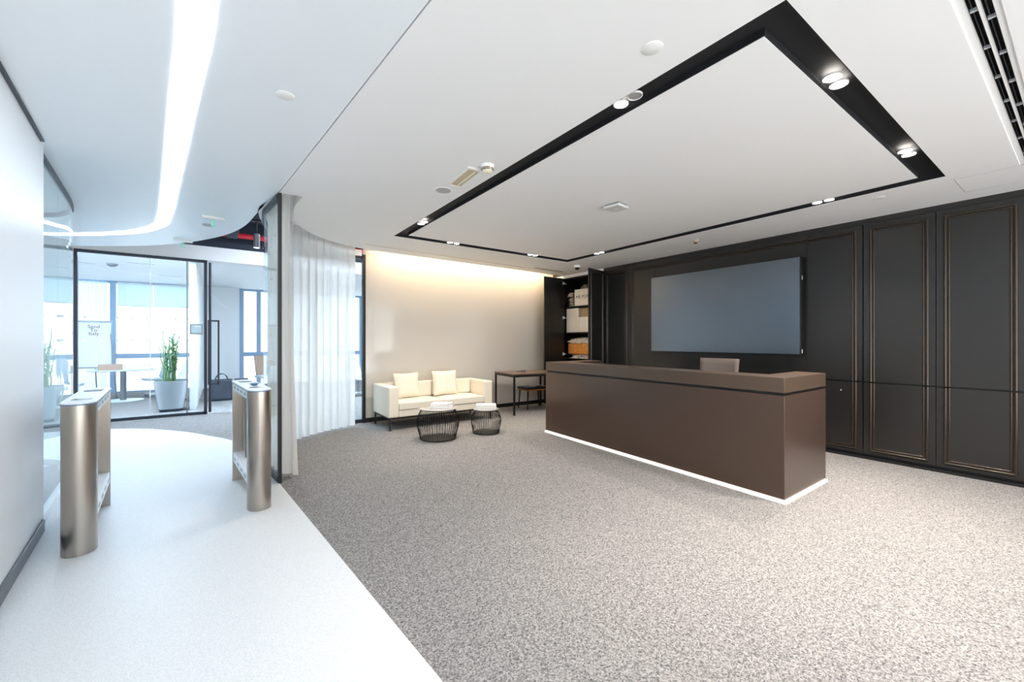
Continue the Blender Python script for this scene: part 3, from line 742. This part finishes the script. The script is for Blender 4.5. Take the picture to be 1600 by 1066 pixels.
for x, y, l, on in (
    (2.04, 1.705, 'lit spotlight of the left side pair nearest the camera in the black trough', True),
    (2.04, 1.600, 'unlit spotlight beside the lit one on the left side of the trough', False),
    (2.07, 4.80, 'right of the two spotlights near the far left trough corner, left side', True),
    (2.07, 4.905, 'left of the two spotlights near the far left trough corner, left side', True),
    (2.82, 5.585, 'left of the two spotlights on the far trough side above the sofa', True),
    (2.93, 5.585, 'right of the two spotlights on the far trough side above the sofa', True),
    (4.33, 5.575, 'left of the two spotlights on the far trough side above the side table', True),
    (4.44, 5.575, 'right of the two spotlights on the far trough side above the side table', True),
    (5.195, 4.86, 'left of the two spotlights on the wall side of the trough near the camera dome', True),
    (5.195, 4.75, 'right of the two spotlights on the wall side of the trough near the camera dome', True),
    (5.20, 1.71, 'left of the two spotlights on the wall side of the trough above the desk end', True),
    (5.20, 1.605, 'right of the two spotlights on the wall side of the trough above the desk end', True),
    (4.345, .850, 'left of the two spotlights near the right trough corner', True),
    (4.45, .850, 'right of the two spotlights near the right trough corner', True),
    (2.80, .850, 'left of the two large bright spotlights on the near trough side', True),
    (2.905, .850, 'right of the two large bright spotlights on the near trough side', True)):
    spot(x, y, l, on, power=P if y < 4 else P*.47)
# cove light along the back wall
o = MB(); o.box(2.2, 6.2, 7.02, 7.06, CE+.135, CE+.15); o = o.build('cove_light', M['cove']); tag(o, 'warm light line hidden in the cove above the white glass wall', 'ceiling light')
# long linear air slot by the cove
def slot(label, x0, x1, y0, y1, skew, n):
    t = thing('air_slot', label, 'air vent', (x0, y0, CE), 0, None)
    s = MB(); s.prism([(0, 0), (x1-x0, skew), (x1-x0, skew+y1-y0), (0, y1-y0)], -.003, .0); s.build('slot', M['amber'] if n == 0 else M['black'], t)
    return t
slot('thin bronze air slot in the ceiling along the white glass wall', 1.8, 6.2, 6.37, 6.387, .29, 0)
slot('short dark air grille in the ceiling near the open cabinet', 5.15, 5.95, 6.46, 6.50, .04, 1)
for i, (x0, x1, y0, y1) in enumerate(SLOT):
    t = thing('linear_diffuser', ['black linear air diffuser at the top right, nearer the trough', 'black linear air diffuser at the top right, further from the trough'][i], 'air vent', (x0, y0, CE), 0, 'black linear air diffusers')
    s = MB(); s.box(0, x1-x0, .001, y1-y0-.001, .05, .06); s.box(0, x1-x0, 0, .001, .004, .06); s.box(0, x1-x0, y1-y0-.001, y1-y0, .004, .06); s.build('plenum', M['black'], t)
    for k in range(9):
        xx = .55+i*.12+k*.40
        s = MB(); s.box(xx, xx+.014, .001, y1-y0-.001, .010, .024); s.build('clip', M['alu'], t)
    s = MB(); s.tube([(0, (y1-y0)*.75, .028), (x1-x0, (y1-y0)*.75, .028)], .003, 6); s.build('blade', M['grey_metal'], t)
# emergency light with amber grille
t = thing('emergency_light', 'rectangular cream emergency light set in the ceiling beside the smoke detector', 'ceiling light', (1.79, 3.265, CE), math.radians(-4))
s = MB(); s.prism([(-.075, -.235), (.075, -.235), (.075, .235), (-.075, .235)], -.012, 0, [[(-.052, -.205), (.052, -.205), (.052, .205), (-.052, .205)]]); s.build('frame', M['plastic'], t, bev=.003)
s = MB(); s.box(-.052, .052, -.205, .205, -.004, -.001); s.build('diffuser', M['amber'], t)
s = MB(); s.tube([(.018, -.19, -.008), (.018, .19, -.008)], .008, 8); s.build('tube_lamp', M['cream'], t)
# smoke detector
t = thing('smoke_detector', 'cream smoke detector with two black slots on the ceiling', 'smoke detector', (1.825, 2.93, CE))
s = MB(); s.lathe([(.058, 0), (.056, -.012), (.048, -.020)], seg=28); s.build('base', M['plastic'], t, smooth=True)
s = MB(); s.lathe([(.047, -.020), (.046, -.046), (.034, -.058), (.014, -.062)], seg=28); s.build('head', M['cream'], t, smooth=True)
for z in (-.030, -.042):
    s = MB()
    for k in range(4):
        pts = [(.0466*math.cos(2*PI*(k+.08+.84*j/8)/4), .0466*math.sin(2*PI*(k+.08+.84*j/8)/4), z) for j in range(9)]
        s.tube(pts, .0036, 5)
    s.build('vent_slot', M['ink'], t)
t = thing('ceiling_speaker', 'round grey ceiling speaker left of the emergency light', 'speaker', (1.775, 3.66, CE))
s = MB(); s.lathe([(.088, 0), (.088, -.004), (.080, -.006), (.074, -.003)], seg=32); s.build('rim', M['plastic'], t, smooth=True)
s = MB(); s.lathe([(.073, -.003), (.073, -.005)], seg=32); s.build('grille', M['speaker'], t)
t = thing('wifi_access_point', 'white square wireless access point in the middle of the ceiling panel', 'access point', (3.49, 2.985, CE), math.radians(8))
s = MB(); s.box(-.085, .085, -.085, .085, -.012, 0); s.build('mount', M['grey_metal'], t)
s = MB(); s.box(-.10, .10, -.10, .10, -.042, -.012); s.build('cover', M['ap'], t, bev=.014, seg=3)
s = MB(); s.lathe([(.03, -.0425), (.03, -.0435)], seg=20); s.build('emblem', M['ringwhite'], t)
def disc(name, label, cat, x, y, r, h=.006, m='plastic', group=None):
    s = MB(); s.lathe([(r, 0), (r, -h*.6), (r*.9, -h)], seg=24); o = s.build(name, M[m], None, smooth=True); o.location = (x, y, CE+.001); return tag(o, label, cat, group)
G2 = 'round flat covers on the ceiling'
disc('sprinkler_cover', 'round white sprinkler cover outside the trough at top centre', 'sprinkler', 1.766, 1.279, .052, group=G2)
disc('sprinkler_cover', 'round white sprinkler cover on the corridor ceiling right of the LED strip', 'sprinkler', .321, 2.791, .05, group=G2)
disc('sprinkler_cover', 'small round white cover near the far left corner of the trough', 'sprinkler', 1.774, 5.181, .05, group=G2)
disc('sprinkler_cover', 'small round white cover near the right cabinets', 'sprinkler', 5.506, 1.273, .05, group=G2)
disc('sprinkler_cover', 'small round white cover between camera dome and trough', 'sprinkler', 5.519, 5.214, .05, group=G2)
disc('sprinkler_cover', 'round disc on the corridor ceiling just behind the exit sign', 'sprinkler', -.119, 6.46, .06, .012, 'speaker', group=G2)
t = thing('ceiling_sprinkler', 'small brass sprinkler head above the big screen', 'sprinkler', (5.665, 3.365, CE+.001))
s = MB(); s.lathe([(.045, 0), (.043, -.008), (.02, -.01)], seg=20); s.build('escutcheon', M['ringwhite'], t, smooth=True)
s = MB(); s.lathe([(.014, -.008), (.012, -.03), (.03, -.034), (.028, -.038), (.006, -.05)], seg=14); s.build('deflector', M['gold'], t, smooth=True)
t = thing('security_camera', 'white dome security camera on the ceiling by the open cabinet', 'security camera', (5.657, 5.80, CE+.001))
s = MB(); s.lathe([(.065, 0), (.063, -.03), (.05, -.045)], seg=24); s.build('housing', M['plastic'], t, smooth=True)
s = MB(); s.lathe([(.048, -.045), (.044, -.065), (.030, -.082), (.008, -.09)], seg=24); s.build('dome', M['bezel'], t, smooth=True)
def exit_sign(label, loc, rz):
    t = thing('exit_sign', label, 'exit sign', loc, rz, 'emergency exit signs')
    s = MB(); s.box(-.11, .11, -.035, .035, -.03, 0); s.build('housing', M['plastic'], t, bev=.004)
    s = MB(); s.box(-.10, .10, -.004, .004, -.13, -.03); s.build('panel', M['glass_far'], t)
    s = MB(); s.box(-.02, .0, -.006, -.004, -.115, -.05); s.bar((-.01, -.005, -.085), (.03, -.005, -.115), .012, .002); s.bar((-.03, -.005, -.07), (.02, -.005, -.06), .012, .002); s.tube([(.0, -.006, -.044), (.0, -.004, -.044)], .009, 10); s.build('pictogram', M['green'], t)
    return t
e = exit_sign('clear exit sign hanging under the corridor ceiling', (-.06, 6.02, CE), math.radians(5))
dup(e, (-.43, 7.63, CE), math.radians(5), 'clear exit sign hanging at the sweeping edge of the corridor ceiling')
t = thing('access_panel', 'flush white access panel in the ceiling beside the linear diffusers', 'access panel', (5.44, .62, CE))
s = MB(); s.prism([(0, -.3), (.55, -.3), (.55, .12), (0, .12)], -.0015, 0, [[(.006, -.294), (.544, -.294), (.544, .114), (.006, .114)]]); s.build('frame', M['speaker'], t)
s = MB(); s.box(.006, .544, -.294, .114, -.001, 0); s.build('panel', M['ceil'], t)
# exposed zone: pendant, red pipe, ducts
t = thing('pendant_light', 'grey cylinder pendant light hanging beyond the corridor ceiling', 'pendant light', (.50, 8.0, 2.95))
s = MB(); s.lathe([(.048, .0), (.048, .22), (.042, .225)], seg=24); s.build('shade', M['grey_metal'], t, smooth=True)
s = MB(); s.lathe([(.04, -.002), (.04, .0)], seg=20); s.build('lamp_lens', emit_mat('pendant_lens', '#fff4e0', 3.), t)
s = MB(); s.tube([(0, 0, .22), (0, 0, .43)], .006, 8); s.build('rod', M['black'], t)
s = MB(); s.box(-.12, .45, -.03, .03, .43, .46); s.build('track', M['black'], t)
for xx in (-.05, .40):
    s = MB(); s.tube([(xx, 0, .46), (xx, 0, .80)], .005, 6); s.build('suspension_cable', M['black'], t)
t = thing('sprinkler_pipe', 'red sprinkler pipe running under the dark exposed ceiling', 'pipe', (0, 9.75, 3.5))
s = MB(); s.tube([(-3.8, 0, 0), (6.4, 0, -.04)], .05, 12); s.build('pipe_run', M['red'], t, smooth=True)
for xx in (-3, 1.2, 5):
    s = MB(); s.tube([(xx, 0, 0), (xx, 0, .25)], .006, 6); s.build('hanger', M['black'], t)
s = MB(); s.box(.1, .28, 5.2, 9.3, 3.32, 3.52); s.bar((.1, 7.2, 3.4), (1.4, 8.2, 3.3), .08, .06); o = s.build('air_duct', M['dark_ceil'], None, bev=.01); tag(o, 'dark air duct under the exposed ceiling', 'duct')

# ------------------------------------------------------------------ meeting room contents
t = thing('meeting_table', 'round white meeting table on a single column', 'table', (-1.86, 13.3, 0))
s = MB(); s.lathe([(.60, .715), (.63, .73), (.63, .742), (.62, .745)], seg=48); s.build('table_top', M['white_shell'], t, smooth=True)
s = MB(); s.lathe([(.058, .02), (.058, .715)], seg=24); s.build('column', M['grey_metal'], t, smooth=True)
s = MB(); s.lathe([(.37, 0), (.37, .012), (.06, .02)], seg=40); s.build('base_plate', M['white_shell'], t, smooth=True)
s = MB(); s.box(-.20, .20, -.13, .13, 0, .13); o = s.build('document_box', M['brown_file'], None, bev=.004); o.location = (-2.03, 13.0, .7455); o.rotation_euler = (0, 0, .12); tag(o, 'brown document box on the meeting table', 'box')
for k in range(4):
    s = MB(); s.box(-.23, .23, -.15, .15, 0, .032); o = s.build('paper_stack', M['paper'], None, bev=.002)
    o.location = (-1.60+.008*(k % 2), 13.16, .7455+.0328*k); o.rotation_euler = (0, 0, .1+.05*(k % 3))
    tag(o, ['bottom paper ream stacked beside the brown box', 'second paper ream from the bottom beside the brown box', 'third paper ream from the bottom beside the brown box', 'top paper ream stacked beside the brown box'][k], 'paper', 'paper reams on the meeting table')
def shell_chair(label, loc, rz):
    t = thing('shell_chair', label, 'chair', loc, rz, 'white swivel chairs in the meeting room')
    def sh(u, v):
        a = 2*u-1
        if v < .45:
            w = v/.45; return (a*(.25-.02*w), -.25+.45*w, .45-.03*(1-a*a)+.01*(1-w))
        w = (v-.45)/.55
        wid = .24*(1-.45*w**3)
        return (a*wid, .20+.16*w-.06*a*a*(1-w*.4), .45-.03*(1-a*a)*(1-w)+.55*w)
    s = MB(); s.grid(sh, 12, 18); s.build('shell', M['white_shell'], t, smooth=True, solid=.03)
    s = MB(); s.cyl((0, 0), .025, .1, .43, 12); s.build('gas_column', M['grey_metal'], t)
    s = MB(); s.cyl((0, 0), .045, .075, .11, 12)
    for k in range(4):
        a = PI/2*k+.4; s.bar((0, 0, .095), (.30*math.cos(a), .30*math.sin(a), .07), .035, .025)
    s.build('star_base', M['alu'], t)
    for k in range(4):
        a = PI/2*k+.4; c = Vector((.3*math.cos(a), .3*math.sin(a), .03)); d = Vector((-math.sin(a), math.cos(a), 0))
        s = MB(); s.tube([c-d*.02, c+d*.02], .03, 12); s.build('castor', M['grey_metal'], t)
    return t
c0 = shell_chair('white swivel chair at the right of the round table, left of the plant', (-1.26, 13.76, 0), math.radians(-52))
dup(c0, (-.88, 12.2, 0), math.radians(-70), 'white swivel chair half hidden behind the grey planter')
dup(c0, (-2.75, 12.9, 0), math.radians(80), 'white swivel chair at the left of the round table near the wall')
# flip chart easel
t = thing('flipchart_easel', 'whiteboard easel with a paper note in front of the window', 'easel', (-2.51, 14.0, 0))
s = MB(); s.box(-.33, .33, -.012, .012, .78, 1.86); s.build('board', M['board'], t)
s = MB(); s.box(-.35, .35, -.03, .02, 1.86, 1.90); s.box(-.35, .35, -.05, .02, .75, .78); s.build('rail', M['grey_metal'], t)
for sx in (-1, 1):
    s = MB(); s.tube([(sx*.45, -.12, 0), (sx*.30, .02, 1.86)], .013, 8); s.build('leg', M['grey_metal'], t)
s = MB(); s.tube([(0, .5, 0), (0, .03, 1.86)], .013, 8); s.build('leg', M['grey_metal'], t)
pp = MB(); pp.box(-.20, .28, -.016, -.013, 1.52, 1.84); pp = pp.build('paper_sheet', M['paper'], t)
for k, w in enumerate(('Send', 'To', 'Italy')):
    text('lettering', w, .11, M['ink'], pp, (.03, -.0172, 1.755-.085*k), (PI/2, 0, 0))
s = MB(); s.tube([(-.31+.02*math.cos(2*PI*k/12), -.014, 1.72+.03*math.sin(2*PI*k/12)) for k in range(12)], .003, 5, closed=True); s.build('pen_doodle', M['cover_a'], t)
# planter with bamboo
t = thing('potted_bamboo', 'tall bamboo plant in a tapered grey planter behind the glass', 'potted plant', (-.795, 10.80, 0))
def sqr(n, h):
    return [(h*math.copysign(abs(math.cos(2*PI*k/n))**.6, math.cos(2*PI*k/n)), h*math.copysign(abs(math.sin(2*PI*k/n))**.6, math.sin(2*PI*k/n))) for k in range(n)]
def loft(m, secs):
    rings = [[m.bm.verts.new((x, y, z)) for x, y in sqr(32, h)] for h, z in secs]
    for A, B in zip(rings, rings[1:]):
        for k in range(32): m.bm.faces.new((A[k], A[(k+1) % 32], B[(k+1) % 32], B[k]))
    m.bm.faces.new(rings[0][::-1]); m.bm.faces.new(rings[-1])
s = MB(); loft(s, [(.195, .055), (.275, .60), (.275, .615), (.262, .615), (.258, .57)]); s.build('pot', M['pot'], t, smooth=True)
s = MB(); loft(s, [(.185, 0), (.185, .055)]); s.build('pot_foot', M['navy'], t)
s = MB(); s.lathe([(.24, .565), (.20, .585)], seg=20); s.build('soil', M['soil'], t)
rnd = random.Random(11); st = MB(); lf = MB()
for k in range(17):
    a = rnd.uniform(0, 2*PI); r = rnd.uniform(.02, .15); x, y = r*math.cos(a), r*math.sin(a); h = rnd.uniform(.70, 1.08)
    dx, dy = x*rnd.uniform(.2, .9), y*.5
    pts = [(x+dx*(j/6)**2+.012*math.sin(j*2.1+k), y+dy*(j/6)**2+.012*math.cos(j*1.7+k), .57+h*j/6) for j in range(7)]
    st.tube(pts, .012, 6, r2=.006)
    for j in range(15):
        u = rnd.uniform(.15, 1.0); i0_ = min(5, int(u*6)); f_ = u*6-i0_
        p = Vector(pts[i0_]).lerp(Vector(pts[i0_+1]), f_)
        b_ = rnd.uniform(0, 2*PI); L = rnd.uniform(.09, .19); el = rnd.uniform(-.3, .9)
        d = Vector((math.cos(b_)*math.cos(el), math.sin(b_)*math.cos(el), math.sin(el))); sd = d.cross(Vector((0, 0, 1))).normalized()*.017
        q = p+d*L*.5+Vector((0, 0, .015)); e_ = p+d*L-Vector((0, 0, .02))
        lf.quad(p, q-sd, e_, q+sd)
st.build('stems', M['stem'], t, smooth=True); tag(lf.build('foliage', M['leaf'], t), kind='stuff')
# bags, binder and chair beyond the glass door
t = thing('tote_bag', 'dark tote bag standing on the floor behind the glass door', 'bag', (.04, 12.0, 0), .1)
def bagfn(u, v):
    a = 2*PI*u; sq = (abs(math.cos(a))**4+abs(math.sin(a))**4)**-.25; k = sq*(1-.12*v+.04*math.sin(3*a+5*v))
    return (.24*k*math.cos(a), .11*k*math.sin(a)*(1-.4*v), .50*v)
s = MB(); s.grid(bagfn, 32, 8); bmesh.ops.remove_doubles(s.bm, verts=s.bm.verts, dist=.0005); s.build('body', M['bag'], t, smooth=True, solid=.006)
for yy in (-.06, .06):
    s = MB(); s.tube([(.12*math.cos(PI*k/10), yy, .47+.16*math.sin(PI*k/10)) for k in range(11)], .009, 6); s.build('handle', M['bag'], t)
t = thing('ring_binder', 'black ring binder with white spine label beside the dark tote bag', 'binder', (.40, 12.0, 0), 0)
s = MB(); s.box(-.05, .05, -.14, .14, 0, .40); s.build('cover', M['ink'], t)
s = MB(); s.box(-.035, .035, -.142, -.14, .08, .32); s.build('spine_label', M['paper'], t)
s = MB(); s.box(-.14, .14, -.2, .2, 0, .46); o = s.build('pedestal_unit', M['bag'], None, bev=.005); o.location = (.45, 12.45, 0); tag(o, 'dark pedestal unit behind the ring binder', 'drawer unit')
t = thing('lounge_chair', 'light shell lounge chair with brown back beyond the glass door', 'chair', (1.12, 13.2, 0), .3)
s = MB(); s.grid(lambda u, v: ((2*u-1)*.28, .2-.09*(2*u-1)**2+.14*v, .48+.52*v), 10, 6); s.build('backrest', M['brown_file'], t, smooth=True, solid=.03)
s = MB(); s.box(-.28, .28, -.28, .24, .40, .47); s.build('seat', M['white_shell'], t, bev=.02)
for x, y in ((-.22, -.22), (.22, -.22), (-.22, .2), (.22, .2)):
    s = MB(); s.tube([(x*1.1, y*1.1, 0), (x, y, .41)], .013, 8); s.build('leg', M['alu'], t)
t = thing('shell_chair', 'blue grey swivel chair seen through the gap beside the curtain', 'chair', (2.9, 10.9, 0), .4)
for ch in kids(c0): copy_tree(ch, t)
# downlights in the meeting room ceiling and vents
for k, (x, y) in enumerate(((-2.35, 12.2), (-1.35, 11.6), (-1.0, 13.4), (-2.9, 13.6))):
    s = MB(); s.box(-.22, .22, -.015, .015, -.003, 0); o = s.build('air_slot', M['grey_metal'], None); o.location = (x, y, 3.0405)
    tag(o, ['grey air slot in the meeting room ceiling above the whiteboard', 'grey air slot in the meeting room ceiling nearest the glass', 'grey air slot in the meeting room ceiling by the side wall', 'grey air slot in the meeting room ceiling at far left'][k], 'air vent', 'air slots in the meeting room ceiling')
s = MB(); s.lathe([(.09, 0), (.085, -.03), (.04, -.06)], seg=20); o = s.build('ceiling_sensor', M['grey_metal'], None, smooth=True); o.location = (-1.85, 12.0, 3.04); tag(o, 'round grey sensor under the meeting room ceiling', 'sensor')

# ------------------------------------------------------------------ daylight, camera, view
def fill_line(x, y, z, sx, sy, label, energy, col):
    t = thing('ceiling_light', label, 'ceiling light', (x, y, z), 0, 'LED panels beyond the glass')
    s = MB(); s.prism([(-sx/2-.02, -sy/2-.02), (sx/2+.02, -sy/2-.02), (sx/2+.02, sy/2+.02), (-sx/2-.02, sy/2+.02)], -.012, 0, [[(-sx/2, -sy/2), (sx/2, -sy/2), (sx/2, sy/2), (-sx/2, sy/2)]]); s.build('frame', M['plastic'], t)
    s = MB(); s.box(-sx/2, sx/2, -sy/2, sy/2, -.006, -.002); s.build('diffuser', M['panel_led'], t)
M['panel_led'] = emit_mat('office_panel', '#dcebff', 165.)  # added emitter, hidden from view, that brightens the far rooms and curtain
for x, y, l in ((-1.25, 10.3, 'slim LED line in the meeting room ceiling just behind the glass front'), (-3.1, 10.3, 'slim LED line at the left end of the meeting room ceiling'), (1.2, 10.3, 'slim LED line in the office ceiling behind the glass door'), (3.4, 10.3, 'slim LED line in the office ceiling behind the white glass wall')):
    fill_line(x, y, 3.0405, 1.5, .10, l, 0, 0)
fill_line(1.7, 8.6, 3.7495, 1.5, .10, 'slim LED line under the dark soffit behind the curved curtain', 0, 0)
# unseen spotlights added over the entrance side to light the desk end
for k, (x, y) in enumerate(((2.6, -.35), (4.0, -.35), (5.4, -.35))):
    spot(x, y, ['recessed spotlight over the entrance side, nearest the corridor', 'recessed spotlight over the middle of the entrance side', 'recessed spotlight over the entrance side, nearest the dark wall'][k], power=95, cone=150, group='recessed spotlights over the entrance side', z=CE-.003)
w = bpy.data.worlds.new('daylight'); SC.world = w; w.use_nodes = True
nt = w.node_tree; bg = nt.nodes['Background']; bg.inputs[1].default_value = 1.0
tc = nt.nodes.new('ShaderNodeTexCoord'); sp = nt.nodes.new('ShaderNodeSeparateXYZ'); mr = nt.nodes.new('ShaderNodeMapRange')
mr.inputs['From Min'].default_value = -.05; mr.inputs['From Max'].default_value = .05
rp = nt.nodes.new('ShaderNodeMix'); rp.data_type = 'RGBA'
rp.inputs['A'].default_value = (3.3, 3.35, 3.35, 1)      # lower half brightened to throw added light up onto the ceiling
rp.inputs['B'].default_value = (1.65, 1.78, 1.9, 1)      # rear sky, raised to brighten the room
nt.links.new(tc.outputs['Generated'], sp.inputs[0]); nt.links.new(sp.outputs['Z'], mr.inputs['Value'])
nt.links.new(mr.outputs['Result'], rp.inputs['Factor'])
m2 = nt.nodes.new('ShaderNodeMapRange'); m2.inputs['From Min'].default_value = -.2; m2.inputs['From Max'].default_value = .3
r2 = nt.nodes.new('ShaderNodeMix'); r2.data_type = 'RGBA'; r2.inputs['B'].default_value = (1.15, 1.28, 1.4, 1)   # dimmer sky toward the far windows
nt.links.new(sp.outputs['Y'], m2.inputs['Value']); nt.links.new(m2.outputs['Result'], r2.inputs['Factor'])
nt.links.new(rp.outputs['Result'], r2.inputs['A']); nt.links.new(r2.outputs['Result'], bg.inputs[0])

cd = bpy.data.cameras.new('camera'); cam = bpy.data.objects.new('camera', cd); COL.objects.link(cam)
cd.sensor_width = 36; cd.lens = 645/1600*36; cd.clip_start = .05
th = math.atan2(457, 645)
cam.location = (0, 0, 1.41); cam.rotation_euler = (PI/2, 0, -th)
SC.camera = cam
vs = SC.view_settings
vs.view_transform = 'Standard'; vs.look = 'None'; vs.exposure = .93; vs.gamma = 1; vs.use_curve_mapping = False
SC.cycles.max_bounces = 10; SC.cycles.diffuse_bounces = 5; SC.cycles.glossy_bounces = 5; SC.cycles.transparent_max_bounces = 24; SC.cycles.transmission_bounces = 8
SC.cycles.caustics_reflective = False; SC.cycles.sample_clamp_indirect = 6
SC.cycles.use_denoising = True
